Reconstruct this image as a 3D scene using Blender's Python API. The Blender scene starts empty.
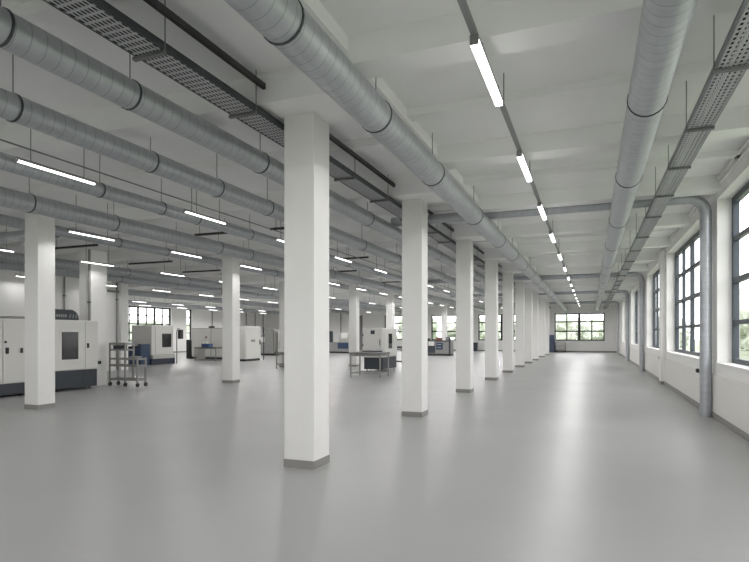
import bpy, bmesh, math, random
from mathutils import Vector, Matrix, noise
random.seed(7)
D = bpy.data; SC = bpy.context.scene; COL = SC.collection
PI = math.pi
ORD = ['nearest', 'second', 'third', 'fourth', 'fifth', 'sixth', 'seventh', 'eighth', 'ninth', 'tenth', 'eleventh', 'twelfth',
       'thirteenth', 'fourteenth', 'fifteenth', 'sixteenth', 'seventeenth', 'eighteenth']

def lin(r, g, b):
    f = lambda v: (v / 255 / 12.92) if v / 255 <= .04045 else ((v / 255 + .055) / 1.055) ** 2.4
    return (f(r), f(g), f(b), 1)

# ------------------------------------------------------------------ materials
def mat(name, col, rough=.5, metal=0., spec=.5, vary=0., vscale=4., bump=0., bscale=60.):
    m = D.materials.new(name); m.use_nodes = True
    nt = m.node_tree; b = nt.nodes['Principled BSDF']
    b.inputs['Base Color'].default_value = col
    b.inputs['Roughness'].default_value = rough
    b.inputs['Metallic'].default_value = metal
    b.inputs['Specular IOR Level'].default_value = spec
    if vary or bump:
        tc = nt.nodes.new('ShaderNodeTexCoord')
    if vary:
        n = nt.nodes.new('ShaderNodeTexNoise'); n.inputs['Scale'].default_value = vscale; n.inputs['Detail'].default_value = 5
        nt.links.new(tc.outputs['Object'], n.inputs['Vector'])
        mr = nt.nodes.new('ShaderNodeMapRange')
        mr.inputs['From Min'].default_value = .25; mr.inputs['From Max'].default_value = .75
        mr.inputs['To Min'].default_value = 1 - vary; mr.inputs['To Max'].default_value = 1 + vary
        nt.links.new(n.outputs['Fac'], mr.inputs['Value'])
        mx = nt.nodes.new('ShaderNodeVectorMath'); mx.operation = 'SCALE'
        mx.inputs[0].default_value = col[:3]
        nt.links.new(mr.outputs['Result'], mx.inputs['Scale'])
        nt.links.new(mx.outputs['Vector'], b.inputs['Base Color'])
    if bump:
        n2 = nt.nodes.new('ShaderNodeTexNoise'); n2.inputs['Scale'].default_value = bscale; n2.inputs['Detail'].default_value = 4
        nt.links.new(tc.outputs['Object'], n2.inputs['Vector'])
        bp = nt.nodes.new('ShaderNodeBump'); bp.inputs['Strength'].default_value = bump; bp.inputs['Distance'].default_value = .01
        nt.links.new(n2.outputs['Fac'], bp.inputs['Height']); nt.links.new(bp.outputs['Normal'], b.inputs['Normal'])
    return m

def math_node(nt, op, a, b=None):
    n = nt.nodes.new('ShaderNodeMath'); n.operation = op
    for i, v in enumerate((a, b)):
        if v is None: continue
        if isinstance(v, (int, float)): n.inputs[i].default_value = v
        else: nt.links.new(v, n.inputs[i])
    return n.outputs[0]

def galv(name, axis, pitch=.135):
    """Galvanised spiral duct: spangled zinc with a thin rolled seam every PITCH along the duct."""
    m = mat(name, lin(180, 183, 187), .4, .5, .5, vary=.09, vscale=7)
    nt = m.node_tree; b = nt.nodes['Principled BSDF']
    tc = nt.nodes.new('ShaderNodeTexCoord'); sx = nt.nodes.new('ShaderNodeSeparateXYZ')
    nt.links.new(tc.outputs['Object'], sx.inputs[0])
    X, Y, Z = sx.outputs
    if axis == 'Y': s = math_node(nt, 'ADD', Y, math_node(nt, 'MULTIPLY', X, .12))
    else:                                                       # rings round the level run, rings round the drop
        k = math_node(nt, 'GREATER_THAN', X, 1.86)
        s = math_node(nt, 'ADD', math_node(nt, 'MULTIPLY', X, math_node(nt, 'SUBTRACT', 1., k)), math_node(nt, 'MULTIPLY', Z, k))
    fr = math_node(nt, 'FRACT', math_node(nt, 'DIVIDE', s, pitch))
    dist = math_node(nt, 'ABSOLUTE', math_node(nt, 'SUBTRACT', fr, .5))
    seam = math_node(nt, 'LESS_THAN', dist, .045)
    old = b.inputs['Base Color'].links[0].from_socket
    mix = nt.nodes.new('ShaderNodeMix'); mix.data_type = 'RGBA'
    nt.links.new(math_node(nt, 'MULTIPLY', seam, (.36 if axis == 'Y' else .14)), mix.inputs['Factor'])
    nt.links.new(old, mix.inputs['A']); mix.inputs['B'].default_value = lin(92, 95, 98)
    nt.links.new(mix.outputs['Result'], b.inputs['Base Color'])
    bp = nt.nodes.new('ShaderNodeBump'); bp.inputs['Strength'].default_value = .5; bp.inputs['Distance'].default_value = .006
    hgt = math_node(nt, 'MAXIMUM', math_node(nt, 'SUBTRACT', .12, dist), 0.)
    nt.links.new(hgt, bp.inputs['Height']); nt.links.new(bp.outputs['Normal'], b.inputs['Normal'])
    return m

def perforated(name, px, py, rx, ry, y_off):
    """Zinc sheet with real see-through punched holes, pitch px*py metres, hole half-size rx*ry (in pitches)."""
    m = mat(name, lin(190, 192, 194), .5, .25, .5, vary=.05)
    nt = m.node_tree; b = nt.nodes['Principled BSDF']; out = nt.nodes['Material Output']
    tc = nt.nodes.new('ShaderNodeTexCoord'); sx = nt.nodes.new('ShaderNodeSeparateXYZ')
    nt.links.new(tc.outputs['Object'], sx.inputs[0])
    fx = math_node(nt, 'SUBTRACT', math_node(nt, 'FRACT', math_node(nt, 'DIVIDE', math_node(nt, 'SUBTRACT', sx.outputs[0], y_off), px)), .5)
    fy = math_node(nt, 'SUBTRACT', math_node(nt, 'FRACT', math_node(nt, 'DIVIDE', sx.outputs[1], py)), .5)
    e = math_node(nt, 'ADD', math_node(nt, 'POWER', math_node(nt, 'DIVIDE', math_node(nt, 'ABSOLUTE', fx), rx), 2.),
                  math_node(nt, 'POWER', math_node(nt, 'DIVIDE', math_node(nt, 'ABSOLUTE', fy), ry), 4.))
    hole = math_node(nt, 'LESS_THAN', e, 1.)
    tr = nt.nodes.new('ShaderNodeBsdfTransparent'); mx = nt.nodes.new('ShaderNodeMixShader')
    nt.links.new(hole, mx.inputs[0]); nt.links.new(b.outputs[0], mx.inputs[1]); nt.links.new(tr.outputs[0], mx.inputs[2])
    nt.links.new(mx.outputs[0], out.inputs['Surface'])
    return m

def emit(name, col, s):
    m = D.materials.new(name); m.use_nodes = True; nt = m.node_tree
    e = nt.nodes.new('ShaderNodeEmission'); e.inputs[0].default_value = col; e.inputs[1].default_value = s
    nt.links.new(e.outputs[0], nt.nodes['Material Output'].inputs['Surface'])
    return m

def glass(name, tint=(1, 1, 1, 1), refl=.06):
    m = D.materials.new(name); m.use_nodes = True; nt = m.node_tree
    t = nt.nodes.new('ShaderNodeBsdfTransparent'); t.inputs[0].default_value = tint
    g = nt.nodes.new('ShaderNodeBsdfGlossy'); g.inputs['Roughness'].default_value = .02
    mx = nt.nodes.new('ShaderNodeMixShader'); mx.inputs[0].default_value = refl
    nt.links.new(t.outputs[0], mx.inputs[1]); nt.links.new(g.outputs[0], mx.inputs[2])
    nt.links.new(mx.outputs[0], nt.nodes['Material Output'].inputs['Surface'])
    return m

M = {}
M['ceiling'] = mat('ceiling_paint', lin(245, 245, 244), .8, 0, .2, vary=.02, vscale=1.5)
M['wall'] = mat('wall_paint', lin(238, 237, 235), .75, 0, .25, vary=.015, vscale=2)
M['dado'] = mat('dado_paint', lin(231, 229, 225), .6, 0, .3, vary=.015, vscale=2)
M['column'] = mat('column_paint', lin(233, 232, 229), .6, 0, .3, vary=.015, vscale=3)
M['grey_trim'] = mat('grey_trim_paint', lin(143, 141, 137), .5, 0, .4)
M['galv_y'] = galv('galvanised_duct', 'Y')
M['galv_x'] = galv('galvanised_crossduct', 'X')
M['clamp'] = mat('dark_clamp_steel', lin(84, 87, 90), .5, .6)
M['rod'] = mat('rod_steel', lin(128, 128, 128), .5, .5)
M['strut'] = mat('strut_steel', lin(128, 129, 129), .5, .5)
M['rail'] = mat('tray_rail_zinc', lin(160, 162, 164), .45, .4)
M['perf'] = perforated('perforated_zinc', .048, .075, .27, .3, 1.06)
M['basket'] = perforated('slotted_zinc', .04, .085, .3, .38, -3.86)
M['black_track'] = mat('black_track_metal', lin(62, 62, 61), .5, .3)
M['grey_track'] = mat('grey_track_metal', lin(150, 151, 150), .5, .3)
M['led'] = emit('led_diffuser_light', (1, .99, .97, 1), 4.)
M['frame'] = mat('window_frame_paint', lin(58, 66, 74), .45, .1)
M['frame_dark'] = mat('dark_frame_paint', lin(36, 40, 43), .45, .1)
M['glass'] = glass('window_glass')
M['white'] = mat('machine_white_paint', lin(222, 221, 216), .4, 0, .5)
M['offwhite'] = mat('machine_door_white', lin(214, 213, 208), .4, 0, .5)
M['lightgrey'] = mat('light_grey_paint', lin(186, 185, 181), .5)
M['midgrey'] = mat('mid_grey_paint', lin(140, 140, 138), .5)
M['charcoal'] = mat('charcoal_paint', lin(52, 57, 63), .45)
M['black'] = mat('black_plastic', lin(30, 31, 32), .4)
M['screen'] = mat('smoked_window', lin(46, 47, 48), .15, 0, .6, vary=.25, vscale=3)
M['blue'] = mat('machine_blue_paint', lin(44, 62, 92), .45)
M['blue2'] = mat('bright_blue_paint', lin(60, 92, 140), .45)
M['navy'] = mat('navy_paint', lin(40, 46, 62), .45)
M['cabinet_blue'] = mat('cabinet_blue_grey', lin(72, 82, 106), .45)
M['steel'] = mat('trolley_steel', lin(150, 150, 147), .45, .3)
M['benchtop'] = mat('bench_top_grey', lin(122, 122, 119), .45, .2)
M['rubber'] = mat('caster_rubber', lin(52, 52, 52), .7)
M['red'] = mat('reddish_brown_paint', lin(120, 72, 62), .5)
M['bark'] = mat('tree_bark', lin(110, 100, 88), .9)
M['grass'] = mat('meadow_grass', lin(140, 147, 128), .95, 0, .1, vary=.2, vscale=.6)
LEAF = [mat('leaves_hazy_pale', lin(166, 174, 157), .95, 0, .05, vary=.14, vscale=1.6),  # outdoor haze is mixed into these pale leaf colours
        mat('leaves_hazy_sage', lin(156, 166, 147), .95, 0, .05, vary=.14, vscale=1.4),
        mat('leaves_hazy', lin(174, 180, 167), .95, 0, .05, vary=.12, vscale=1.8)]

def floor_material():
    m = mat('epoxy_floor', lin(170, 170, 169), .27, 0, .38, vary=.035, vscale=.45, bump=.02, bscale=30)
    nt = m.node_tree; b = nt.nodes['Principled BSDF']
    tc = nt.nodes.new('ShaderNodeTexCoord'); n = nt.nodes.new('ShaderNodeTexNoise')
    n.inputs['Scale'].default_value = .8; n.inputs['Detail'].default_value = 6
    nt.links.new(tc.outputs['Object'], n.inputs['Vector'])
    mr = nt.nodes.new('ShaderNodeMapRange'); mr.inputs['To Min'].default_value = .3; mr.inputs['To Max'].default_value = .44
    nt.links.new(n.outputs['Fac'], mr.inputs['Value']); nt.links.new(mr.outputs['Result'], b.inputs['Roughness'])
    return m
M['floor'] = floor_material()

# ------------------------------------------------------------------ mesh builder
class MB:
    def __init__(s): s.v = []; s.f = []; s.sm = []
    def add(s, v, f, smooth=False):
        o = len(s.v); s.v += [tuple(p) for p in v]
        for q in f: s.f.append([o + i for i in q]); s.sm.append(smooth)
        return s
    def box(s, x0, x1, y0, y1, z0, z1, bev=0.):
        if x0 > x1: x0, x1 = x1, x0
        if y0 > y1: y0, y1 = y1, y0
        if not bev:
            v = [(x, y, z) for z in (z0, z1) for x, y in ((x0, y0), (x1, y0), (x1, y1), (x0, y1))]
            return s.add(v, [(3, 2, 1, 0), (4, 5, 6, 7), (0, 1, 5, 4), (1, 2, 6, 5), (2, 3, 7, 6), (3, 0, 4, 7)])
        bm = bmesh.new()
        bmesh.ops.create_cube(bm, size=1)
        for p in bm.verts: p.co = Vector(((x0 + x1) / 2 + p.co.x * (x1 - x0), (y0 + y1) / 2 + p.co.y * (y1 - y0), (z0 + z1) / 2 + p.co.z * (z1 - z0)))
        bmesh.ops.bevel(bm, geom=list(bm.edges), offset=bev, segments=2, affect='EDGES', profile=.6)
        return s.frombm(bm)
    def frombm(s, bm, smooth=False):
        bm.verts.index_update()
        s.add([p.co for p in bm.verts], [[p.index for p in f.verts] for f in bm.faces], smooth); bm.free(); return s
    def tube(s, path, r, n=16, caps=True, smooth=True):
        path = [Vector(p) for p in path]; rs = r if isinstance(r, (list, tuple)) else [r] * len(path)
        t0 = (path[1] - path[0]).normalized()
        a = Vector((0, 0, 1)) if abs(t0.z) < .9 else Vector((1, 0, 0))
        u = t0.cross(a).normalized(); rings = []; v = []
        for i, p in enumerate(path):
            if i == 0: t = t0
            elif i == len(path) - 1: t = (path[i] - path[i - 1]).normalized()
            else: t = ((path[i] - path[i - 1]).normalized() + (path[i + 1] - path[i]).normalized()).normalized()
            u = (u - t * u.dot(t)).normalized(); w = t.cross(u)
            for k in range(n):
                A = 2 * PI * k / n
                v.append(p + (u * math.cos(A) + w * math.sin(A)) * rs[i])
        f = [(i * n + k, i * n + (k + 1) % n, (i + 1) * n + (k + 1) % n, (i + 1) * n + k) for i in range(len(path) - 1) for k in range(n)]
        s.add(v, f, smooth)
        if caps:
            m = len(path) - 1
            s.add(v[:n], [tuple(reversed(range(n)))]); s.add(v[m * n:], [tuple(range(n))])
        return s
    def prism(s, poly, axis, a0, a1):
        """POLY: 2-D outline in the plane across AXIS ('x': (y,z), 'y': (x,z), 'z': (x,y))."""
        mk = {'x': lambda p, a: (a, p[0], p[1]), 'y': lambda p, a: (p[0], a, p[1]), 'z': lambda p, a: (p[0], p[1], a)}[axis]
        n = len(poly); v = [mk(p, a0) for p in poly] + [mk(p, a1) for p in poly]
        return s.add(v, [tuple(range(n)), tuple(reversed(range(n, 2 * n)))] + [(i, i + n, (i + 1) % n + n, (i + 1) % n) for i in range(n)])
    def ball(s, c, r, sub=2, sq=(1, 1, 1)):
        bm = bmesh.new(); bmesh.ops.create_icosphere(bm, subdivisions=sub, radius=r)
        for p in bm.verts: p.co = Vector(c) + Vector((p.co.x * sq[0], p.co.y * sq[1], p.co.z * sq[2]))
        return s.frombm(bm, True)

def obj(name, mb, m, parent=None):
    me = D.meshes.new(name); me.from_pydata(mb.v, [], mb.f); me.update()
    bm = bmesh.new(); bm.from_mesh(me); bmesh.ops.recalc_face_normals(bm, faces=bm.faces); bm.to_mesh(me); bm.free()
    me.polygons.foreach_set('use_smooth', mb.sm); me.materials.append(M[m] if isinstance(m, str) else m)
    o = D.objects.new(name, me); COL.objects.link(o)
    if parent is not None:
        o.parent = parent
        w = Vector((0, 0, 0)); p = parent
        while p is not None: w += Vector(p.location) if p.type == 'EMPTY' else Vector((0, 0, 0)); p = p.parent
        o.matrix_parent_inverse = Matrix.Translation(-w) if parent.type == 'EMPTY' else Matrix.Identity(4)
    return o
def tag(o, label, cat, group=None):
    o['label'] = label; o['category'] = cat; o['kind'] = 'thing'
    if group: o['group'] = group
    return o
def thing(name, label, cat, loc=(0, 0, 0), group=None):
    o = D.objects.new(name, None); COL.objects.link(o); o.location = loc; o.empty_display_size = .2
    return tag(o, label, cat, group)
def copy_tree(o, parent=None):
    c = o.copy(); COL.objects.link(c)
    if parent is not None: c.parent = parent
    for ch in [x for x in D.objects if x.parent == o]: copy_tree(ch, c)
    return c
def struct(name, mb, m, parent=None):
    o = obj(name, mb, m, parent)
    if parent is None: o['kind'] = 'structure'
    return o

# ------------------------------------------------------------------ setting
XW, XWO = 2.25, 2.62            # right wall, inner and outer face
YB, YF = -5., 54.7              # back and far wall
XL, XN, YN = -35., -20., 19.4   # far left wall, near left wall and where it ends
ZS = 4.6
SILL, HEAD = 1.05, 4.2
struct('floor', MB().box(XL - .3, XWO, YB - .3, YF + .3, -.2, 0), 'floor')

COLY = [5.81, 10.28, 15.1, 19.6, 23.8, 28.0, 32.0, 35.9, 41.2, 45.6]
COLX = [-3.06, -3.06] + [-3.1] * 8
ce = MB().box(XL - .3, XWO, YB - .3, YF + .3, ZS, ZS + .3)
y = 5.04 - 3 * 3.44
while y < YF:                                                   # bays between the row of columns and the window wall
    ce.box(-2.3, XW, y, y + .37, 4.32, ZS + .05)
    ce.box(-2.3, XW, y + 1.9, y + 2.1, 4.5, ZS + .05); y += 3.44
lb = [-2.9, 1.3] + [c - .4 for c in COLY] + [50.6]
for i, y in enumerate(lb):                                      # bays of the machine hall
    xa = XN if y < YN else XL
    ce.box(xa, -2.55, y, y + .37, 4.27, ZS + .05)
    if i + 1 < len(lb):
        ym = (y + lb[i + 1]) / 2; ce.box(xa if ym < YN else XL, -2.55, ym + .1, ym + .3, 4.48, ZS + .05)
ce.box(-2.6, -2.27, YB, YF, 4.44, ZS + .05)
struct('ceiling', ce, 'ceiling')

WR = [(.2, 5.2), (7.2, 12.2), (14.0, 19.8), (21.5, 26.5), (31.5, 36.5), (41.5, 46.5)]  # first bay lies out of view, put in for its daylight
w = MB().box(XW, XWO, YB, YF, 0, SILL).box(XW, XWO, YB, YF, HEAD, ZS)
ys = [YB] + [a for p in WR for a in p] + [YF]
for a, b in zip(ys[::2], ys[1::2]): w.box(XW, XWO, a, b, SILL, HEAD)
for a in (20.0, 47.4): w.box(XW - .14, XW, a, a + .5, 0, 4.32)
struct('wall_right', w, 'wall')
dd = MB(); yy = [YB, 20.0, 20.5, 47.4, 47.9, YF]
for a, b in zip(yy[::2], yy[1::2]): dd.box(XW - .035, XW, a, b, .1, .84)
struct('trim_1', dd, 'dado')
struct('trim_2', MB().box(XW - .06, XW, YB, YF, 4.5, 4.53).box(XW - .03, XW, YB, YF, 4.42, 4.44), 'wall')
bb = MB()
for a, b in zip(yy[::2], yy[1::2]): bb.box(XW - .05, XW, a, b, 0, .1)
for a in (20.0, 47.4): bb.box(XW - .155, XW, a - .015, a + .515, 0, .1)
struct('baseboard_right', bb, 'grey_trim')

def window(n, axis, a0, a1, plane, z0, z1, cols, rows, fm, depth=.07, sgn=1):
    """A steel window in the plane X = PLANE (axis 'x', spans Y) or Y = PLANE (axis 'y', spans X). COLS: [(position 0..1, bar width)]."""
    def bx(mb, u0, u1, w0, w1, d0, d1):
        return mb.box(plane + d0, plane + d1, u0, u1, w0, w1) if axis == 'x' else mb.box(u0, u1, plane + d0, plane + d1, w0, w1)
    h = depth / 2; fr = MB(); e = .11
    bx(fr, a0, a1, z0, z0 + e, -h, h); bx(fr, a0, a1, z1 - e, z1, -h, h)
    bx(fr, a0, a0 + e, z0 + e, z1 - e, -h, h); bx(fr, a1 - e, a1, z0 + e, z1 - e, -h, h)
    for p, wd in cols:
        c = a0 + (a1 - a0) * p; bx(fr, c - wd / 2, c + wd / 2, z0 + e, z1 - e, -h * .9, h * .9)
    for p, wd in rows:
        c = z0 + (z1 - z0) * p; bx(fr, a0 + e, a1 - e, c - wd / 2, c + wd / 2, -h * .8, h * .8)
    o = struct('window_%d' % n, fr, fm)
    g = MB(); bx(g, a0 + .03, a1 - .03, z0 + .03, z1 - .03, -.004, .004); obj('glass_pane', g, 'glass', o)
    return o
def portal(loc, rot, sx, sy):
    L = D.lights.new('daylight_portal', 'AREA'); L.shape = 'RECTANGLE'; L.size = sx; L.size_y = sy
    L.cycles.is_portal = True
    o = D.objects.new('daylight_portal', L); COL.objects.link(o); o.location = loc; o.rotation_euler = rot; o['kind'] = 'helper'
nwin = 1
R4 = [(.25, .08), (.5, .1), (.75, .08)]
for a, b in WR:
    o = window(nwin, 'x', a, b, 2.54, SILL, HEAD, [(.25, .075), (.5, .19), (.75, .075)], R4, 'frame', .1)
    obj('window_sill', MB().box(XW - .03, 2.5, a + .002, b - .002, SILL, SILL + .025), 'wall', o)
    portal((2.66, (a + b) / 2, (SILL + HEAD) / 2), (0, PI / 2, 0), HEAD - SILL, b - a)
    nwin += 1
# far wall
WF = [(-19.5, -17.0, 1.05, 3.6, 1), (-15.3, -12.6, 1.05, 3.6, 1), (-10.46, -5.88, 1.08, 3.63, 2), (-3.22, 1.17, 1.08, 3.63, 2)]
w = MB().box(XL, XW, YF, YF + .4, 0, 1.05).box(XL, XW, YF, YF + .4, 3.65, ZS)
xs = [XL] + [a for p in WF for a in p[:2]] + [XW]
for a, b in zip(xs[::2], xs[1::2]): w.box(a, b, YF, YF + .4, 1.05, 3.65)
struct('wall_far', w, 'wall')
for a, b, z0, z1, k in WF:
    cols = [(.25, .11), (.5, .22), (.75, .11)] if k == 2 else [(.5, .12)]
    o = window(nwin, 'y', a, b, YF + .2, 1.06, 3.64, cols, [(.345, .12), (.69, .12)], 'frame_dark', .1)
    obj('window_sill', MB().box(a - .05, b + .05, YF - .04, YF + .14, 1.0, 1.055), 'wall', o)
    portal(((a + b) / 2, YF + .45, 2.35), (-PI / 2, 0, 0), b - a, 2.6)
    nwin += 1
struct('baseboard_far', MB().box(XL, XW - .06, YF - .02, YF, 0, .12), 'grey_trim')
# left far wall, windows
WL = [(31.7, 39.2), (41.15, 41.95)]
w = MB().box(XL - .4, XL, YN, YF, 0, 1.05).box(XL - .4, XL, YN, YF, 4.0, ZS)
ys = [YN] + [a for p in WL for a in p] + [YF]
for a, b in zip(ys[::2], ys[1::2]): w.box(XL - .4, XL, a, b, 1.05, 4.0)
struct('wall_left', w, 'wall')
for i, (a, b) in enumerate(WL):
    cols = [(k / 8, .16 if k % 2 == 0 else .07) for k in range(1, 8)] if i == 0 else []
    o = window(nwin, 'x', a, b, XL - .2, 1.06, 3.99, cols, R4, 'frame_dark', .1)
    portal((XL - .45, (a + b) / 2, 2.5), (0, -PI / 2, 0), 2.9, b - a)
    nwin += 1
struct('baseboard_left', MB().box(XL, XL + .02, YN, YF, 0, .12), 'grey_trim')
# near left wall with its end pilaster and the return behind it
w = MB().box(XN - .3, XN, YB, YN, 0, ZS).box(XN, XN + .16, 19.0, YN, 0, 4.27).box(XL, XN - .3, YN - .3, YN, 0, ZS)
struct('wall_near_left', w, 'wall')
struct('trim_3', MB().box(XN, XN + .05, 17.6, 18.98, 3.52, 3.6), 'grey_trim')
struct('wall_pier_left', MB().box(-15.0, -14.5, 12.7, 13.3, 0, 4.27), 'wall')
w = MB().box(XN, XW, YB - .3, YB, 0, SILL).box(XN, XW, YB - .3, YB, HEAD, ZS)
WB = [(-19, -14.5), (-13, -8.5), (-7, -2.5), (-1.5, 1.5)]  # unseen windows behind the camera, added to light the column fronts
xs = [XN] + [a for p in WB for a in p] + [XW]
for a, b in zip(xs[::2], xs[1::2]): w.box(a, b, YB - .3, YB, SILL, HEAD)
struct('wall_back', w, 'wall')
for a, b in WB:
    window(nwin, 'y', a, b, YB - .2, SILL, HEAD, [(.25, .06), (.5, .15), (.75, .06)], R4, 'frame', .1)
    portal(((a + b) / 2, YB - .35, 2.62), (PI / 2, 0, 0), b - a, HEAD - SILL)
    nwin += 1
# roller door on the far wall
d = MB().box(-22.9, -20.35, YF - .08, YF - .01, 0, 3.65)
for i in range(14): d.box(-22.88, -20.37, YF - .1, YF - .08, .1 + i * .25, .1 + i * .25 + .2)
dr = struct('door_1', d, 'wall')
obj('door_frame', MB().box(-23.35, -22.9, YF - .12, YF - .01, 0, 3.7).box(-20.35, -20.15, YF - .12, YF - .01, 0, 3.7), 'midgrey', dr)

# ------------------------------------------------------------------ columns
def column(label, x0, x1, y0, y1, ztop, cap, group):
    t = thing('column', label, 'column', ((x0 + x1) / 2, (y0 + y1) / 2, 0), group)
    obj('shaft', MB().box(x0, x1, y0, y1, .095, ztop, .008), 'column', t)
    obj('base_trim', MB().box(x0 - .004, x1 + .004, y0 - .004, y1 + .004, 0, .095), 'grey_trim', t)
    if cap: obj('drop_panel', MB().box(-3.58, -2.6, y0 - .41, y0 + .4, 4.255, 4.27).box(-3.58, -2.6, y0 - .03, y0 + .4, 4.27, ZS), 'ceiling', t)
    return t
for i, y in enumerate(COLY):
    lab = ('big white square column standing nearest the camera, in the middle of the hall' if i == 0 else
           'white square column at the far end of the row beside the window aisle' if i == len(COLY) - 1 else
           '%s white square column from the camera in the row beside the window aisle' % ORD[i])
    column(lab, COLX[i] - .41, COLX[i], y, y + .41, 4.255, True, 'columns along the window aisle')
ROW2 = [(8.32, 'white square column in front of the large white milling machine at left'),
        (15.2, 'white square column right of the grey desk, left of the nearest column'),
        (18.8, 'white square column half hidden behind the left edge of the nearest column'),
        (25.5, 'white square column standing just behind the steel table in the middle'),
        (30.95, 'white square column rising behind the white machining cabinet in the middle'),
        (44.0, 'slim distant white column before a far window, behind the cluttered workbench')]
for y, lab in ROW2:
    if y == 18.8: x, y = -14.5, 23.8
    else: x = -11.45
    column(lab, x, x + .41, y, y + .41, 4.27, False, 'columns in the machine hall')

# ------------------------------------------------------------------ ducts
def hanger(parent, x, z, r, y, ztop=4.6):
    n = 20; v = []
    for yy_ in (y - .012, y + .012):
        for rr in (r + .002, r + .009):
            v += [(x + rr * math.cos(2 * PI * k / n), yy_, z + rr * math.sin(2 * PI * k / n)) for k in range(n)]
    f = []
    for k in range(n):
        q = (k + 1) % n
        f += [(k, q, n + q, n + k), (2 * n + k, 3 * n + k, 3 * n + q, 2 * n + q), (n + k, n + q, 3 * n + q, 3 * n + k), (k, 2 * n + k, 2 * n + q, q)]
    c = obj('hanger_clamp', MB().add(v, f, True), 'clamp', parent)
    obj('hanger_rod', MB().tube([(x, y, z + r + .01), (x, y, ztop)], .006, 6), 'rod', c)
def ztop_at(x, y):
    """Underside of whatever hangs above: a beam, a rib or the slab."""
    if x > -2.27:
        k = (y - 5.04) % 3.44
        return 4.32 if k < .37 else 4.5 if 1.9 < k < 2.1 else 4.6
    if x > -2.6: return 4.44
    for i, a in enumerate(lb):
        if a < y < a + .37: return 4.27
        if i + 1 < len(lb) and (a + lb[i + 1]) / 2 + .1 < y < (a + lb[i + 1]) / 2 + .3: return 4.48
    return 4.6
def duct(label, x, z, r, y0, y1, hang):
    t = thing('air_duct', label, 'duct', (x, y0, z), 'spiral ducts running down the hall')
    n = max(2, int((y1 - y0) / 3))
    obj('duct_pipe', MB().tube([(x, y0 + (y1 - y0) * k / n, z) for k in range(n + 1)], r, 32), 'galv_y', t)
    for y in hang:
        if y0 < y < y1: hanger(t, x, z, r, y, ztop_at(x, y))
    return t
def more(a, step): 
    b = list(a)
    while b[-1] + step < YF - .6: b.append(b[-1] + step)
    return b
duct('large galvanised spiral duct passing right of the nearest column toward the far window', -2.19, 4.0, .18, YB, YF,
     more([.5, 3.64, 5.6, 7.9, 11.0, 14.1, 16.8, 19.4, 22.0], 2.9))
duct('large galvanised spiral duct above the window aisle, left of the perforated cable tray', .53, 4.0, .18, YB, YF,
     more([3.0, 6.2, 9.1, 12.45, 15.8, 19.8, 22.5], 3.1))
duct('galvanised spiral duct at upper left, next to the slotted cable tray', -4.375, 4.05, .147, YB, YF, more([2.98, 4.3, 6.67, 8.6, 10.7], 2.8))
duct('galvanised spiral duct at upper left, second from the slotted cable tray', -5.68, 4.0, .142, YB, YF, more([2.6, 4.0, 5.95, 7.4, 8.9, 11.2, 13.5], 2.8))
duct('thin galvanised spiral duct running close beside the nearest long light row at left', -7.57, 4.0, .118, YB, YF, more([4.8, 6.8, 8.2, 9.2, 11.1], 2.8))
duct('galvanised spiral duct passing in front of the left foreground column top', -9.51, 4.0, .168, YB, YF, more([6.2, 7.0, 8.9, 12.45, 13.9], 2.8))
duct('thin galvanised spiral duct passing just behind the left foreground column top', -12.0, 4.12, .12, YB, YF, more([7.2, 11.4, 13.2], 3.1))
duct('galvanised spiral duct farther left, above the milling machine', -16.6, 4.0, .16, YB, YF, more([9.2, 12.7, 16.2], 3.4))
duct('galvanised spiral duct hugging the near left wall top', -18.7, 4.0, .17, YB, YF, more([11.2, 14.4, 17.8], 3.4))
duct('distant galvanised spiral duct left of centre, above the blue and white machine', -24.2, 4.0, .17, YN + .05, YF, more([22.5], 4))
duct('distant galvanised spiral duct nearest the far left strip windows', -31.5, 4.0, .17, YN + .05, YF, more([22.5], 4))

def arc(cx, cz, R, a0, a1, y, n=10):
    return [(cx + R * math.cos(a0 + (a1 - a0) * k / n), y, cz + R * math.sin(a0 + (a1 - a0) * k / n)) for k in range(n + 1)]
def cross_duct(label, y, xl, stand):
    Z0, r, R = 4.31, .105, .32; xp = XW - .15
    t = thing('cross_duct', label, 'duct', (xp, y, 0), 'ducts crossing the hall')
    p = [(xl, y, Z0), (xp - R, y, Z0)] + arc(xp - R, Z0 - R, R, PI / 2, 0, y)[1:] + [(xp, y, .0)]
    obj('duct_pipe', MB().tube(p, r, 24), 'galv_x', t)
    for z in (3.1, 1.15):
        obj('pipe_collar', MB().tube([(xp, y, z - .012), (xp, y, z + .012)], r + .008, 24), 'galv_x', t)
    obj('pipe_collar', MB().tube([(xp - R - .05, y, Z0), (xp - R - .02, y, Z0)], r + .008, 24), 'galv_x', t)
    return t
cross_duct('galvanised duct crossing the ceiling and dropping as nearest standpipe on the window wall', 12.45, -4.45, 0)
cross_duct('galvanised duct crossing the ceiling and dropping as second standpipe on the window wall', 27.0, -9.0, 0)
cross_duct('galvanised duct crossing the ceiling and dropping as third standpipe on the window wall', 37.3, -9.0, 0)
cross_duct('galvanised duct crossing the ceiling and dropping as farthest standpipe on the window wall', 49.2, -9.0, 0)
t = thing('branch_duct', 'short galvanised branch duct seen left of the left foreground column top', 'duct', (-14, 9.6, 4.1))
obj('duct_pipe', MB().tube([(-16.43, 9.6, 4.1), (-12.125, 9.6, 4.1)], .13, 24), 'galv_x', t)
obj('pipe_collar', MB().tube([(-12.2, 9.6, 4.1), (-12.13, 9.6, 4.1)], .145, 24), 'galv_x', t)

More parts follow.
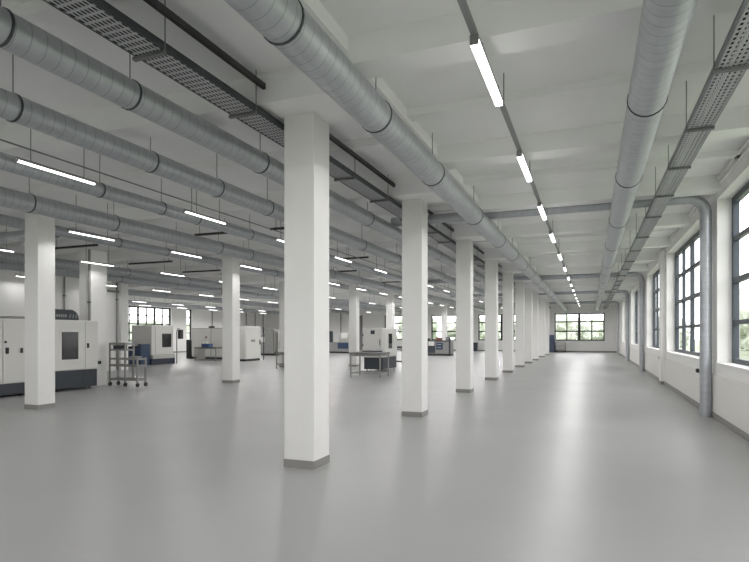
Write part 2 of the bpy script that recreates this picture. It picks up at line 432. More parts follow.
# ------------------------------------------------------------------ cable trays
def tray(label, x0, x1, z, m, brk, cables, rod_side, rail='rail'):
    t = thing('cable_tray', label, 'cable tray', ((x0 + x1) / 2, YB, z))
    obj('tray_bottom', MB().box(x0, x1, YB, YF, z, z + .004), m, t)
    for x in (x0, x1):
        obj('side_rail', MB().box(x - .006, x + .006, YB, YF, z - .004, z + .065).box(x - .014, x + .014, YB, YF, z + .06, z + .067), rail, t)
    for k, (xc, rc) in enumerate(cables):
        obj('cable', MB().tube([(xc, YB + i * 2.2, z + .006 + rc + .002 * (i % 2)) for i in range(28)], rc, 8), 'black', t)
    for y in brk:
        for c in COLY:
            if x1 < -3 and c - .47 < y < c + .46: y = c - .5 if y < c else c + .5
        b = obj('support_bracket', MB().box(x0 - .03, x1 + .012, y - .02, y + .02, z - .035, z - .005), 'strut', t)
        xr = x0 - .02 if rod_side < 0 else x1 + .01
        obj('hanger_rod', MB().tube([(xr, y, z - .02), (xr, y, ztop_at(xr, y))], .0055, 6), 'rod', b)
    return t
tray('perforated galvanised cable tray hung above the aisle beside the window wall', 1.055, 1.305, 4.0, 'perf',
     more([2.4, 4.2, 5.75, 7.3, 8.9, 10.6, 12.4, 14.9, 17.2, 19.6], 2.3), [(1.09 + .036 * k, .013) for k in range(6)], -1)
tray('slotted galvanised cable tray passing left of the nearest columns', -3.86, -3.54, 4.14, 'basket',
     more([1.0, 2.42, 3.87, 5.3, 6.75, 8.1, 9.65], 1.75), [(-3.825 + .041 * k, .016) for k in range(7)], 1, 'clamp')

# ------------------------------------------------------------------ tracks, conduits, struts
gaps = [YB] + [v for c in COLY for v in (c - .42, c + .42)] + [YF]
for k, (a, b) in enumerate(list(zip(gaps[::2], gaps[1::2]))[:8]):
    lab = ('black ceiling track ending at the nearest column head, upper left' if k == 0 else
           'black ceiling track between the heads of the %s and %s columns along the window aisle' % (ORD[k - 1], ORD[k]))
    tag(obj('ceiling_track', MB().box(-3.5, -3.46, a, b, 4.41, 4.42).box(-3.5, -3.491, a, b, 4.42, 4.475).box(-3.469, -3.46, a, b, 4.42, 4.475)
            .box(-3.484, -3.476, a, b, 4.42, 4.475), 'black_track'), lab, 'track', 'black tracks under the slab')
for i, (a, b, y, lab) in enumerate([(-15.2, -13.4, 11.95, 'just right of the left foreground column'), (-15.9, -13.9, 15.58, 'above the metal trolley'),
                          (-15.9, -14.0, 18.45, 'just left of the second column in the left row'), (-9.7, -8.6, 11.72, 'beside the duct over the second left column'),
                          (-7.4, -5.9, 11.75, 'immediately left of the nearest column'), (-8.3, -7.0, 17.2, 'right of the nearest column, under the duct'),
                          (-10.1, -8.9, 20.6, 'just right of the nearest column, lower down'), (-11.0, -8.7, 25.7, 'left of the second aisle column')]):
    t = thing('ceiling_strut', 'dark horizontal strut hung crosswise, ' + lab, 'strut', ((a + b) / 2, y, 4.2), 'dark crosswise struts')
    obj('bar', MB().box(a, b, y - .03, y + .03, 4.2, 4.255), 'black_track', t)
    for x in (a + .15, b - .15): obj('hanger_rod', MB().tube([(x, y, 4.25), (x, y, ztop_at(x, y))], .007, 6), 'rod', t)
tag(obj('conduit', MB().tube([(-7.2, YB, 4.16), (-7.2, YF, 4.16)], .012, 8), 'strut'), 'thin grey conduit running above the nearest long light row at left', 'conduit')
for x, y, z1, lab in [(XN + .04, 16.2, 4.27, 'dark pipe on the near left wall above the milling machine hood'),
                      (XN + .04, 18.96 - .1, 4.27, 'dark pipe at the end of the near left wall above the trolley')]:
    t = thing('wall_pipe', lab, 'pipe', (x, y, 0))
    obj('pipe', MB().tube([(x, y, .02), (x, y, z1)], .03, 10), 'midgrey', t)
    for z in (1.2, 3.2): obj('pipe_clip', MB().box(x - .035, x + .035, y - .05, y + .05, z - .02, z + .02), 'clamp', t)
t = thing('wall_pipe', 'dark pipe on the corner of the white pier behind the milling machine', 'pipe', (-14.96, 12.66, 0))
obj('pipe', MB().tube([(-14.54, 12.665, .02), (-14.54, 12.665, 4.27)], .03, 10), 'midgrey', t)
obj('pipe_clip', MB().box(-14.585, -14.495, 12.63, 12.7, 2.6, 2.64), 'clamp', t)
for y, lab in [(44.8, 'above the white partition behind the desk'), (50.6, 'above the tall white control cabinet, left pipe'), (52.3, 'above the grey machine, left pipe'), (53.9, 'above the grey machine, right pipe')]:
    tag(obj('wall_conduit', MB().tube([(XL + .05, y, .15), (XL + .05, y, 4.25)], .05, 8), 'midgrey'), 'thin dark conduit on the far left wall ' + lab, 'conduit')
for x, lab in [(-26.9, 'leftmost'), (-25.5, 'middle'), (-24.2, 'rightmost')]:
    tag(obj('wall_conduit', MB().tube([(x, YF - .05, .15), (x, YF - .05, 4.25)], .05, 8), 'midgrey'), '%s of three thin conduits on the far wall right of the nearest column' % lab, 'conduit')
for x, y, lab in [(XW - .075, 13.9, 'small dark socket on the window wall just right of the nearest window bay end'), (XW - .075, 21.1, 'small dark socket on the window wall beyond the pilaster')]:
    t = thing('wall_socket', lab, 'socket', (x, y, .82))
    obj('socket_box', MB().box(XW - .085, XW - .035, y - .05, y + .05, .77, .86, .008), 'charcoal', t)
    obj('socket_flap', MB().box(XW - .095, XW - .085, y - .035, y + .035, .785, .845), 'black', t)
t = thing('wall_socket', 'small black socket low on the white pier beside the trolley', 'socket', (-14.48, 13.0, .72))
obj('socket_box', MB().box(-14.5, -14.46, 12.93, 13.05, .68, .78, .01), 'black', t)

# ------------------------------------------------------------------ lights
LAMP_W = 46.
def strip_light(label, x, y, z, ln, wd, group, rods, power=1.):
    t = thing('strip_light', label, 'light', (x, y, z), group)
    top = z + min(.045, wd * .75)
    obj('diffuser', MB().box(x - wd / 2, x + wd / 2, y + .02, y + ln - .02, z, top), 'led', t)
    h = MB().box(x - wd / 2, x + wd / 2, y, y + ln, top, top + .036)
    h.box(x - wd / 2, x + wd / 2, y, y + .02, z, top).box(x - wd / 2, x + wd / 2, y + ln - .02, y + ln, z, top)
    obj('housing', h, 'grey_track', t)
    if not rods:
        for q in (.25, ln - .25): obj('hanger_clip', MB().box(x - .034, x + .034, y + q - .02, y + q + .02, top + .02, top + .072), 'grey_track', t)
    L = D.lights.new('lamp_beam', 'SPOT'); L.energy = LAMP_W * power; L.spot_size = math.radians(177); L.spot_blend = .3; L.shadow_soft_size = .04; L.specular_factor = 0.  # the diffuser mesh already gives the reflection
    L.color = (1, .99, .985)
    lo = D.objects.new('lamp_beam', L); COL.objects.link(lo); lo.location = (0, ln / 2, -.05); lo.parent = t
    for yy_ in rods: obj('hanger_rod', MB().tube([(x, yy_, z + .055), (x, yy_, ztop_at(x, yy_))], .006, 6), 'rod', t)
    return t
ys = more([-1.8, 1.5, 4.68, 7.86, 11.05, 14.2, 17.9, 21.4, 25.1], 3.5)
ys = [y for y in ys if y < 50]
for k, y in enumerate(ys):
    strip_light('%s lit strip light on the track above the window aisle, counting from the camera' % ('first' if k == 2 else ORD[k - 2] if k > 2 else ('behind camera', 'overhead')[k]),
                -.93, y, 4.09, 1.4, .075, 'strip lights above the window aisle', [], 1. if y < 28 else 1.3)
tt = thing('light_track', 'grey lighting track hung above the window aisle, carrying the row of lights', 'track', (-.93, YB, 4.18))
obj('track_rail', MB().box(-.958, -.902, YB, YF, 4.17, 4.2), 'grey_track', tt)
y = .6
while y < 45: obj('hanger_rod', MB().tube([(-.93, y, 4.19), (-.93, y, ztop_at(-.93, y))], .007, 6), 'rod', tt); y += 2.9
ROWS = [(-6.9, 3.84, 4.9, 3.15, 14, 'row next to the thin conduit'), (-10.25, 3.77, 5.35, 3.05, 14, 'row above the left columns'),
        (-13.9, 3.74, 8.6, 3.2, 13, 'row above the milling machine'), (-19.2, 3.7, 13.6, 3.3, 11, 'row beside the near left wall'),
        (-27.5, 3.75, 23.6, 3.6, 8, 'row behind the blue machine'), (-30.5, 3.75, 23.0, 3.9, 7, 'row nearest the far left windows')]
for x, z, y0, st, n, lab in ROWS:
    for k in (-2, -1) if x > -11 else ():                       # unseen lamps added past the frame to brighten the near hall
        strip_light('unseen strip light added to the %s past the frame edge' % lab, x, y0 + st * k, z, 1.22, .034, 'strip lights in the ' + lab, (y0 + st * k + .2, y0 + st * k + 1.02), .5)
    for k in range(n):
        y = y0 + st * k
        strip_light('%s lit strip light from the camera in the %s' % ('first' if k == 0 else ORD[k], lab), x, y, z, 1.22, .034, 'strip lights in the ' + lab, (y + .2, y + 1.02), ({-19.2: .4, -10.25: .5, -13.9: .45} if y < 24 else {-10.25: 1.1, -6.9: 2.0}).get(x, 1. if y < 24 else 2.4))

# ------------------------------------------------------------------ left milling machine (two enclosures) ---------------------------
def feet(t, pts, h=.06):
    for x, y in pts: obj('foot', MB().tube([(x, y, 0), (x, y, .015), (x, y, .015), (x, y, h)], [.045, .045, .02, .02], 10), 'black', t)
FX = -13.9
t = thing('machine_enclosure', 'white machine enclosure with two doors at the left edge, low dark plinth', 'machine', (-14.6, 9, 0))
obj('plinth', MB().box(-15.3, FX - .02, 6.6, 10.93, .06, .35, .01), 'charcoal', t)
feet(t, [(FX - .1, 7.0), (FX - .1, 10.05), (-15.2, 7.0), (-15.2, 10.05)])
bd = obj('enclosure_body', MB().box(-15.3, FX - .02, 6.6, 10.93, .35, 2.02, .015), 'white', t)
for a, b, hs in [(6.75, 9.5, 9.3), (9.53, 10.9, 9.62)]:
    dr = obj('door', MB().box(FX - .02, FX + .012, a, b, .37, 2.0, .008), 'offwhite', t)
    obj('door_handle', MB().box(FX + .012, FX + .05, hs - .035, hs + .035, 1.12, 1.28, .012), 'black', dr)
    if a > 9.5:
        obj('door_lock', MB().tube([(FX + .01, 9.585, 1.42), (FX + .03, 9.585, 1.42)], .03, 12), 'black', dr)
        obj('door_handle', MB().box(FX + .012, FX + .05, 9.97, 10.03, 1.13, 1.26, .012), 'black', dr)
obj('roof_vent', MB().prism([(9.85, 2.02), (10.02, 2.1), (10.5, 2.1), (10.5, 2.02)], 'x', -15.0, -14.2), 'midgrey', t)

t = thing('milling_machine', 'white milling machine with dark window and black hood behind the left column', 'machine', (-14.6, 11.6, 0))
Y0, Y1 = 10.96, 12.42
obj('plinth', MB().box(-15.3, FX - .01, Y0, 11.9, .07, .58, .01).box(-15.3, FX - .012, 11.905, Y1 - .02, .07, .58, .01), 'charcoal', t)
feet(t, [(FX - .1, 11.1), (FX - .1, 12.2), (-15.2, 11.1), (-15.2, 12.2)], .075)
obj('enclosure_body', MB().box(-15.3, FX - .02, Y0, Y1, .58, 2.03, .015), 'white', t)
dr = obj('sliding_door', MB().box(FX - .02, FX + .015, Y0 + .02, 11.95, .6, 2.0, .01), 'offwhite', t)
obj('window_frame', MB().box(FX + .012, FX + .03, 11.12, 11.76, .85, 1.74, .02), 'white', dr)
obj('window_pane', MB().box(FX + .022, FX + .036, 11.17, 11.71, .9, 1.69, .012), 'screen', dr)
dr = obj('side_door', MB().box(FX - .02, FX + .012, 11.97, Y1 - .01, .6, 2.0, .008), 'offwhite', t)
obj('door_handle', MB().box(FX + .01, FX + .045, 12.02, 12.08, 1.22, 1.36, .012), 'black', dr)
hp = [(10.98, 2.03)] + [(10.98, 2.33)] + [(11.55 + .26 * math.sin(a), 2.07 + .26 * math.cos(a)) for a in [k * PI / 16 for k in range(0, 9)]] + [(11.81, 2.03)]
hd = obj('hood', MB().prism(hp, 'x', -14.9, -13.98), 'charcoal', t)
hv = MB()
for k in range(5): hv.box(-13.98, -13.972, 11.08 + k * .07, 11.13 + k * .07, 2.11, 2.19)
for k in range(3): hv.prism([(11.5 + k * .1, 2.09), (11.53 + k * .1, 2.09), (11.56 + k * .1, 2.2), (11.53 + k * .1, 2.2)], 'x', -13.98, -13.972)
obj('hood_grille', hv, 'midgrey', hd)
obj('cable', MB().tube([(-14.1, 11.93, 2.03), (-14.1, 11.9, 2.16), (-14.1, 11.84, 2.26), (-14.1, 11.66, 2.34)], .012, 8), 'lightgrey', t)

# ------------------------------------------------------------------ trolley
t = thing('trolley', 'grey steel workshop trolley on casters beside the white pier', 'trolley', (-13.4, 13.25, 0))
xa, xm, xb, ya, yb = -14.05, -13.42, -12.93, 13.0, 13.33
for x, zt in ((xa, 1.36), (xm, 1.36), (xb, .9)):
    for yy_ in (ya, yb): obj('post', MB().box(x - .022, x + .022, yy_ - .022, yy_ + .022, .16, zt), 'steel', t)
def shelf(nm, x0, x1, z, lip=.05):
    obj(nm, MB().box(x0, x1, ya, yb, z, z + .012).box(x0, x1, ya - .02, ya, z - .01, z + lip).box(x0, x1, yb, yb + .02, z - .01, z + lip)
        .box(x0 - .02, x0, ya, yb, z - .01, z + lip).box(x1, x1 + .02, ya, yb, z - .01, z + lip), 'steel', t)
shelf('bottom_shelf', xa, xb, .2); shelf('middle_shelf', xa, xb, .63); shelf('middle_shelf', xa, xb, .84, .04)
shelf('top_shelf', xa, xm, 1.3, .06); shelf('upper_shelf', xa, xm, 1.12, .04)
for x in (xa, xm, xb):
    for yy_ in (ya, yb):
        if x == xm and yy_ == yb: continue
        c = obj('caster', MB().box(x - .015, x + .015, yy_ - .03, yy_ + .03, .09, .17), 'midgrey', t)
        obj('wheel', MB().tube([(x - .016, yy_ + .01, .065), (x + .016, yy_ + .01, .065)], .065, 16), 'rubber', c)
def loose_box(nm, x0, x1, y0, y1, z, h, m, lab, cat, lid=None, group=None):
    t = thing(nm, lab, cat, ((x0 + x1) / 2, (y0 + y1) / 2, z), group)
    obj('box_body', MB().box(x0, x1, y0, y1, z, z + h, min(.012, h / 4)), m, t)
    if lid: obj('box_lid', MB().box(x0 - .008, x1 + .008, y0 - .008, y1 + .008, z + h, z + h + .025, .004), lid, t)
    return t
loose_box('tool_box', -13.95, -13.65, 13.03, 13.3, 1.132, .12, 'charcoal', 'dark tool box on the trolley upper shelf', 'box', 'black')
loose_box('parts_bin', -13.3, -13.05, 13.03, 13.3, .852, .09, 'midgrey', 'low grey parts bin on the trolley right half', 'bin')

# ------------------------------------------------------------------ blue and white machine
t = thing('machining_center', 'white machining cabinet with blue base and window, left of the desk', 'machine', (-22.6, 23.7, 0))
obj('plinth', MB().box(-23.3, -21.75, 22.85, 24.62, .0, .32, .02), 'navy', t)
obj('base_pan', MB().box(-23.25, -21.72, 22.9, 24.6, .32, .52, .02), 'lightgrey', t)
obj('enclosure_body', MB().box(-23.2, -21.8, 22.9, 24.55, .52, 2.13, .05), 'white', t)
wp = obj('door', MB().box(-21.8, -21.77, 23.15, 24.45, .62, 2.0, .02), 'white', t)
obj('window_pane', MB().box(-21.78, -21.755, 23.65, 24.32, .93, 1.68, .03), 'screen', wp)
bl = obj('chip_conveyor', MB().prism([(-23.35, 0.02), (-21.85, 0.02), (-21.85, 1.12), (-22.05, 1.12), (-22.05, .92), (-23.35, .92)], 'y', 22.2, 22.84), 'blue', t)
obj('conveyor_top', MB().box(-23.3, -22.7, 22.25, 22.8, .92, 1.0, .02).box(-22.65, -22.4, 22.3, 22.75, .92, .98, .02), 'black', t)
pa = obj('panel_arm', MB().tube([(-21.66, 24.66, 0), (-21.66, 24.66, 1.75), (-21.64, 24.68, 1.92), (-21.58, 24.7, 1.98), (-21.5, 24.74, 1.93)], .03, 10), 'midgrey', t)
obj('control_panel', MB().box(-21.56, -21.4, 24.62, 24.9, 1.38, 1.9, .03), 'black', pa)

# ------------------------------------------------------------------ desk, chair, partition
def table(nm, label, cat, x0, x1, y0, y1, zt, top_m, leg_m, inset=.03, lw=.045, rail=.12, thick=.04):
    t = thing(nm, label, cat, ((x0 + x1) / 2, (y0 + y1) / 2, 0))
    obj('table_top', MB().box(x0, x1, y0, y1, zt - thick, zt, .008), top_m, t)
    for x in (x0 + inset, x1 - inset - lw):
        for yy_ in (y0 + inset, y1 - inset - lw): obj('leg', MB().box(x, x + lw, yy_, yy_ + lw, 0, zt - thick), leg_m, t)
    a = inset + lw * .2
    fr = MB()
    for zz in (rail, zt - thick - .07):
        fr.box(x0 + a + lw * .8, x1 - a - lw * .8, y0 + a, y0 + a + .03, zz, zz + .05).box(x0 + a + lw * .8, x1 - a - lw * .8, y1 - a - .03, y1 - a, zz, zz + .05)
        fr.box(x0 + a, x0 + a + .03, y0 + a + lw * .8, y1 - a - lw * .8, zz, zz + .05).box(x1 - a - .03, x1 - a, y0 + a + lw * .8, y1 - a - lw * .8, zz, zz + .05)
    obj('stretcher_frame', fr, leg_m, t)
    return t
t = table('desk', 'grey desk in front of the pale partition, blue case on top', 'desk', -22.75, -21.1, 27.4, 28.2, .86, 'benchtop', 'steel', rail=.04)
obj('side_panel', MB().box(-22.62, -22.0, 27.5, 27.53, .12, .76), 'lightgrey', t)
loose_box('blue_case', -22.3, -21.75, 27.55, 27.95, .86, .17, 'blue2', 'blue case lying on the grey desk', 'case', 'navy')
t = thing('desk_stand', 'small white stand with dark head behind the blue case on the desk', 'stand', (-22.4, 28.05, .86))
obj('base', MB().box(-22.55, -22.25, 27.98, 28.15, .86, 1.18, .02), 'white', t)
obj('stand_neck', MB().tube([(-22.4, 28.06, 1.18), (-22.4, 28.06, 1.36), (-22.33, 28.03, 1.42)], .03, 8), 'lightgrey', t)
obj('stand_head', MB().ball((-22.32, 28.02, 1.46), .07, 2, (1.2, 1, .8)), 'red', t)
t = thing('office_chair', 'dark office chair at the right end of the grey desk', 'chair', (-20.75, 28.1, 0))
obj('seat', MB().box(-21.0, -20.5, 27.85, 28.35, .43, .5, .03), 'charcoal', t)
obj('backrest', MB().box(-20.95, -20.5, 28.33, 28.4, .6, 1.28, .03), 'charcoal', t)
obj('back_bar', MB().box(-20.78, -20.7, 28.38, 28.42, .42, .7), 'black', t)
obj('gas_column', MB().tube([(-20.75, 28.1, .1), (-20.75, 28.1, .44)], .03, 10), 'black', t)
bs = MB()
for k in range(5): bs.tube([(-20.75, 28.1, .12), (-20.75 + .28 * math.cos(k * 1.2566), 28.1 + .28 * math.sin(k * 1.2566), .08)], .022, 8)
obj('star_base', bs, 'black', t)
for k in range(5):
    cx_, cy_ = -20.75 + .28 * math.cos(k * 1.2566), 28.1 + .28 * math.sin(k * 1.2566)
    obj('caster', MB().tube([(cx_ - .02, cy_, .03), (cx_ + .02, cy_, .03)], .03, 10), 'black', t)
t = thing('machine_enclosure', 'long pale machine enclosure standing behind the grey desk', 'machine', (-23.4, 30.7, 0))
obj('plinth', MB().box(-25.0, -21.95, 30.05, 31.5, 0, .12), 'charcoal', t)
obj('enclosure_body', MB().box(-25.1, -21.9, 30, 31.55, .12, 2.07, .02), 'lightgrey', t)
for a in (-25.05, -23.45): obj('door', MB().box(a, a + 1.5, 29.975, 30.0, .2, 2.0, .008), 'offwhite', t)
obj('beacon_base', MB().box(-23.95, -23.65, 30.3, 30.6, 2.07, 2.2, .04), 'black', t)
obj('roof_vent', MB().box(-22.7, -22.1, 30.2, 30.9, 2.07, 2.15, .02), 'midgrey', t)
t = thing('locker', 'narrow dark cabinet at the left end of the pale enclosure', 'cabinet', (-25.35, 30.4, 0))
obj('cabinet_body', MB().box(-25.55, -25.16, 30.0, 30.8, 0, 1.25, .015), 'charcoal', t)
obj('door', MB().box(-25.52, -25.19, 29.98, 30.0, .08, 1.2, .005), 'black', t)

# ------------------------------------------------------------------ tall white control cabinet and its neighbours
t = thing('control_cabinet', 'tall white control cabinet with small gauge, right of the second left column', 'cabinet', (-19.8, 28.8, 0))
obj('plinth', MB().box(-20.05, -19.42, 28.03, 29.62, 0, .14), 'black', t)
obj('cabinet_body', MB().box(-20.1, -19.4, 28, 29.65, .14, 2.13, .02), 'white', t)
dr = obj('door', MB().box(-19.4, -19.375, 28.05, 29.6, .2, 2.08, .008), 'offwhite', t)
obj('gauge', MB().box(-19.375, -19.35, 28.55, 28.95, 1.18, 1.32, .01), 'midgrey', dr)
obj('door_handle', MB().box(-19.375, -19.33, 29.45, 29.52, 1.0, 1.3, .01), 'black', dr)
t = thing('signal_post', 'thin black post standing at the right edge of the tall white cabinet', 'post', (-19.25, 29.75, 0))
obj('pole', MB().tube([(-19.28, 29.8, 0), (-19.28, 29.8, 2.1)], .035, 8), 'charcoal', t)
obj('valve_arm', MB().tube([(-19.28, 29.8, 1.0), (-19.1, 29.82, .95), (-19.0, 29.85, 1.05)], .03, 8), 'midgrey', t)
t = thing('grey_machine', 'grey machine with sloped shoulder right of the tall white cabinet', 'machine', (-23.6, 37.2, 0))
obj('plinth', MB().box(-24.1, -23.0, 36.85, 38.1, 0, .16), 'black', t)
obj('enclosure_body', MB().prism([(-24.15, .16), (-22.95, .16), (-22.95, 2.08), (-23.5, 2.08), (-23.75, 1.7), (-24.15, 1.5)], 'y', 36.8, 38.2), 'midgrey', t)
obj('side_door', MB().box(-22.95, -22.92, 36.95, 38.1, .3, 2.0, .005), 'lightgrey', t)
obj('hatch', MB().box(-24.1, -23.7, 36.76, 36.8, 1.05, 1.45, .01), 'white', t)
t = thing('white_machine', 'white machine with dark opening, just left of the nearest column', 'machine', (-21.7, 37.5, 0))
obj('plinth', MB().box(-22.55, -20.9, 37.0, 38.3, 0, .15), 'black', t)
obj('enclosure_body', MB().box(-22.6, -20.8, 36.9, 38.4, .15, 2.02, .03), 'white', t)
obj('opening', MB().box(-22.5, -21.4, 36.87, 36.92, .55, 1.15, .01), 'black', t)
table('side_table', 'small grey steel side table peeking out left of the nearest column', 'table', -13.87, -12.9, 22.4, 23.1, .78, 'benchtop', 'steel', rail=.2)
t = thing('spray_bottle', 'small white bottle standing on the steel side table', 'bottle', (-13.5, 22.6, .78))
obj('bottle_body', MB().tube([(-13.5, 22.6, .78), (-13.5, 22.6, .92), (-13.5, 22.6, .97), (-13.5, 22.6, 1.0)], [.05, .05, .02, .02], 12), 'white', t)
obj('bottle_cap', MB().tube([(-13.5, 22.6, 1.0), (-13.5, 22.6, 1.04)], .024, 10), 'midgrey', t)

# ------------------------------------------------------------------ workstations far behind the nearest column
t = thing('workstation', 'grey distant workstation with blue cabinet right of the nearest column', 'workstation', (-20.8, 44.6, 0))
obj('plinth', MB().box(-22.6, -19.4, 44.2, 45.3, 0, .12), 'black', t)
obj('cabinet_body', MB().box(-22.6, -19.4, 44.2, 45.3, .12, .95, .02), 'midgrey', t)
obj('drawer_unit', MB().box(-20.9, -19.9, 44.15, 44.2, .4, .9), 'blue', t)
obj('hood', MB().box(-21.0, -19.6, 44.5, 45.2, .95, 1.75, .08), 'lightgrey', t)
obj('post', MB().box(-21.95, -21.65, 44.5, 44.8, .95, 1.95, .02), 'charcoal', t)
obj('monitor', MB().box(-20.7, -20.1, 44.42, 44.48, 1.3, 1.8, .02), 'white', t)
t = thing('tool_cabinet', 'dark grey cabinet glimpsed between the middle column and the white machine', 'cabinet', (-13.1, 33.3, 0))
obj('cabinet_body', MB().box(-13.55, -12.7, 33.0, 33.7, 0, 1.3, .02), 'midgrey', t)
obj('door', MB().box(-13.5, -12.75, 32.97, 33.0, .1, 1.25, .006), 'charcoal', t)

# ------------------------------------------------------------------ machine and table in the middle
t = thing('machining_center', 'white machining cabinet with narrow dark window behind the steel table', 'machine', (-8.85, 23.2, 0))
obj('plinth', MB().box(-9.3, -8.42, 22.35, 24.15, .1, .62, .01), 'charcoal', t)
feet(t, [(-9.2, 22.45), (-8.5, 22.45), (-8.5, 24.05), (-9.2, 24.05)], .1)
obj('enclosure_body', MB().box(-9.35, -8.4, 22.3, 24.2, .62, 1.9, .03), 'white', t)
dr = obj('rear_door', MB().box(-9.32, -8.45, 22.26, 22.3, .92, 1.88, .012), 'offwhite', t)
obj('drip_tray', MB().box(-9.34, -8.41, 22.2, 22.3, .86, .91, .008), 'charcoal', t)
obj('vent_grille', MB().box(-8.95, -8.76, 22.24, 22.26, 1.64, 1.8, .005), 'charcoal', dr)
obj('door_handle', MB().box(-8.53, -8.5, 22.235, 22.26, 1.15, 1.4, .005), 'charcoal', dr)
obj('door_hinge', MB().box(-9.33, -9.3, 22.24, 22.26, 1.1, 1.2).box(-9.33, -9.3, 22.24, 22.26, 1.55, 1.65), 'charcoal', dr)
sd = obj('front_door', MB().box(-8.4, -8.37, 22.4, 24.1, .66, 1.86, .012), 'white', t)
obj('window_pane', MB().box(-8.375, -8.355, 22.95, 23.4, 1.0, 1.66, .015), 'screen', sd)
pa = obj('panel_arm', MB().tube([(-8.45, 24.05, 1.85), (-8.1, 24.3, 1.85), (-7.95, 24.45, 1.75)], .03, 8), 'lightgrey', t)
obj('control_panel', MB().box(-8.1, -7.75, 24.4, 24.5, 1.2, 1.8, .02), 'charcoal', pa)
table('steel_table', 'grey steel work table in front of the white cabinet in the middle', 'table', -8.55, -7.25, 19.05, 20.05, .94, 'benchtop', 'steel', rail=.14, thick=.07)
table('far_table', 'dark table glimpsed right of the middle white machine, left of the second aisle column', 'table', -10.4, -9.5, 28.3, 29.1, .98, 'charcoal', 'charcoal')

# ------------------------------------------------------------------ cluttered workbench between the second and third columns
t = thing('workbench', 'cluttered dark grey workbench between the second and third aisle columns', 'workbench', (-11, 41.9, 0))
obj('plinth', MB().box(-12.4, -10.05, 41.4, 42.5, 0, .14), 'black', t)
obj('bench_body', MB().box(-12.4, -10.05, 41.4, 42.5, .14, 1.15, .02), 'midgrey', t)
for x in (-12.36, -10.1): obj('post', MB().box(x - .06, x + .06, 41.34, 41.46, .1, 1.38), 'charcoal', t)
obj('back_rail', MB().box(-12.36, -10.1, 41.34, 41.4, 1.1, 1.18), 'charcoal', t)
du = obj('drawer_unit', MB().box(-11.15, -10.65, 41.33, 41.4, .5, .98, .01), 'blue', t)
for k in range(2): obj('drawer_handle', MB().box(-11.05, -10.75, 41.31, 41.33, .62 + k * .22, .66 + k * .22), 'lightgrey', du)
obj('door', MB().box(-12.2, -11.25, 41.37, 41.4, .2, .78, .01), 'charcoal', t)
t = thing('monitor', 'white rounded monitor hung on the front of the cluttered workbench', 'monitor', (-11.5, 41.3, .9))
obj('monitor_case', MB().box(-11.75, -11.3, 41.24, 41.33, .76, 1.1, .03), 'white', t)
for i, (x0, x1, h, m, lab) in enumerate([(-12.2, -11.8, .16, 'charcoal', 'dark low box on the left end of the cluttered workbench'),
                                         (-11.3, -10.85, .22, 'red', 'reddish brown box on the middle of the cluttered workbench'),
                                         (-10.5, -10.25, .26, 'midgrey', 'grey upright box on the right end of the cluttered workbench')]):
    loose_box('parts_box', x0, x1, 41.7, 42.1, 1.15, h, m, lab, 'box', 'charcoal')
t = thing('waste_bin', 'dark navy bin standing against the far wall below a window', 'bin', (-10.6, 53.9, 0))
obj('bin_body', MB().prism([(-10.8, 0), (-10.42, 0), (-10.38, .8), (-10.84, .8)], 'y', 53.7, 54.2), 'navy', t)
obj('bin_lid', MB().box(-10.86, -10.36, 53.66, 54.24, .8, .86, .02), 'black', t)
t = thing('tool_cabinet', 'blue grey upright cabinet at the far wall left of the big window', 'cabinet', (-3.35, 53.8, 0))
obj('cabinet_body', MB().box(-3.62, -3.14, 53.4, 54.2, .06, 1.6, .015), 'cabinet_blue', t)
obj('plinth', MB().box(-3.6, -3.16, 53.43, 54.18, 0, .06), 'black', t)
dr = obj('door', MB().box(-3.59, -3.17, 53.375, 53.4, .1, 1.56, .006), 'cabinet_blue', t)
obj('door_handle', MB().box(-3.24, -3.21, 53.35, 53.375, .8, 1.0), 'black', dr)
t = thing('trolley', 'low grey trolley parked beside the blue grey cabinet at the far wall', 'trolley', (-2.6, 53.7, 0))
for z in (.25, .6): obj('shelf', MB().box(-3.08, -2.18, 53.4, 54.1, z, z + .16, .015), 'lightgrey', t)
obj('top_tray', MB().box(-3.08, -2.18, 53.4, 54.1, .84, .92, .015), 'steel', t)
for x in (-3.06, -2.2):
    for yy_ in (53.42, 54.08): obj('post', MB().box(x - .02, x + .02, yy_ - .02, yy_ + .02, .12, .9), 'charcoal', t)
for x in (-3.0, -2.26):
    for yy_ in (53.5, 54.0): obj('wheel', MB().tube([(x - .03, yy_, .08), (x + .03, yy_, .08)], .08, 14), 'rubber', t)

# ------------------------------------------------------------------ outside
gr = obj('ground', MB().box(-160, 160, -60, 260, -.6, -.4), 'grass'); gr['kind'] = 'structure'
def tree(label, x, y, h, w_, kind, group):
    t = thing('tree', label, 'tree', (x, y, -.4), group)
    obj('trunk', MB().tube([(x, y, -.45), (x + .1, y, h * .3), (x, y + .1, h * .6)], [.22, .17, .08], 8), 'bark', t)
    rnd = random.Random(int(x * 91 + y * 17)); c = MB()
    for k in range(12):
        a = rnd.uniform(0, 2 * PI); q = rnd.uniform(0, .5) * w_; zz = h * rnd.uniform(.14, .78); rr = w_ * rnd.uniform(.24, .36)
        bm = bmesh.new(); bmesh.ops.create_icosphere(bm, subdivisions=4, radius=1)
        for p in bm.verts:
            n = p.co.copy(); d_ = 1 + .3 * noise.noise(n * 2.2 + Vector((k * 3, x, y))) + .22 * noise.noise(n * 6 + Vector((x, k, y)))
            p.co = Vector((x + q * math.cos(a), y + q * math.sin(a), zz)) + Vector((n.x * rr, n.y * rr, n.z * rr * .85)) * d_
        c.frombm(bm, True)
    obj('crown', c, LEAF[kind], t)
rt = random.Random(3)
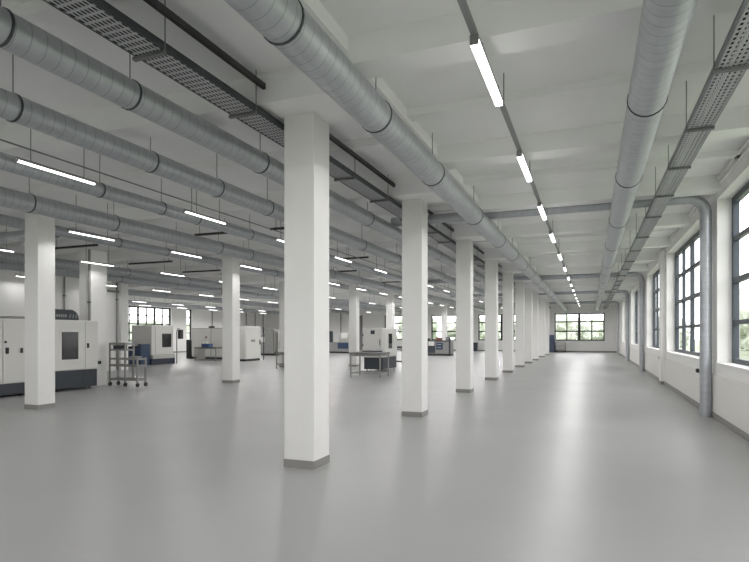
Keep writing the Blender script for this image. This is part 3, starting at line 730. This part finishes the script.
for k in range(12):
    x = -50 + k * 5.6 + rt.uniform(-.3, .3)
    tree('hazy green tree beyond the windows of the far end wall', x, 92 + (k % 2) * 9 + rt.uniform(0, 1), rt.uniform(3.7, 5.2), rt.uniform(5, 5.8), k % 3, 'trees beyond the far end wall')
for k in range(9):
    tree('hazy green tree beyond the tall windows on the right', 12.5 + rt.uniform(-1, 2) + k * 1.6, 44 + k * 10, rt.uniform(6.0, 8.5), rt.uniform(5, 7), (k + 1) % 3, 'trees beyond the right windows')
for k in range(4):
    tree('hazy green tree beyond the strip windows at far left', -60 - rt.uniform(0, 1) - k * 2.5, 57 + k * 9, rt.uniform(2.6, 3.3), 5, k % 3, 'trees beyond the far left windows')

# ------------------------------------------------------------------ light, camera, view
wd = D.worlds.new('overcast_sky'); SC.world = wd; wd.use_nodes = True
nt = wd.node_tree; bg = nt.nodes['Background']
tc = nt.nodes.new('ShaderNodeTexCoord'); sx = nt.nodes.new('ShaderNodeSeparateXYZ'); rp = nt.nodes.new('ShaderNodeValToRGB')
nt.links.new(tc.outputs['Generated'], sx.inputs[0]); nt.links.new(sx.outputs[2], rp.inputs[0])
rp.color_ramp.elements[0].color = (.985, .985, 1, 1); rp.color_ramp.elements[1].color = (.97, .97, .98, 1)
nt.links.new(rp.outputs[0], bg.inputs[0]); bg.inputs[1].default_value = 4.6

cam = D.cameras.new('camera'); co = D.objects.new('camera', cam); COL.objects.link(co); SC.camera = co
co.location = (0, 0, 1.6); co.rotation_euler = (PI / 2, 0, math.radians(21.504))
cam.sensor_width = 36; cam.lens = 549.5 / 749 * 36; cam.shift_y = (335 - 281) / 749; cam.clip_start = .05; cam.clip_end = 500
vs = SC.view_settings; vs.view_transform = 'Standard'; vs.look = 'None'; vs.exposure = .1; vs.gamma = 1.; vs.use_curve_mapping = False
SC.display_settings.display_device = 'sRGB'
cy = SC.cycles
cy.use_denoising = True; cy.max_bounces = 10; cy.diffuse_bounces = 6; cy.glossy_bounces = 4; cy.transparent_max_bounces = 16
cy.sample_clamp_indirect = 6.
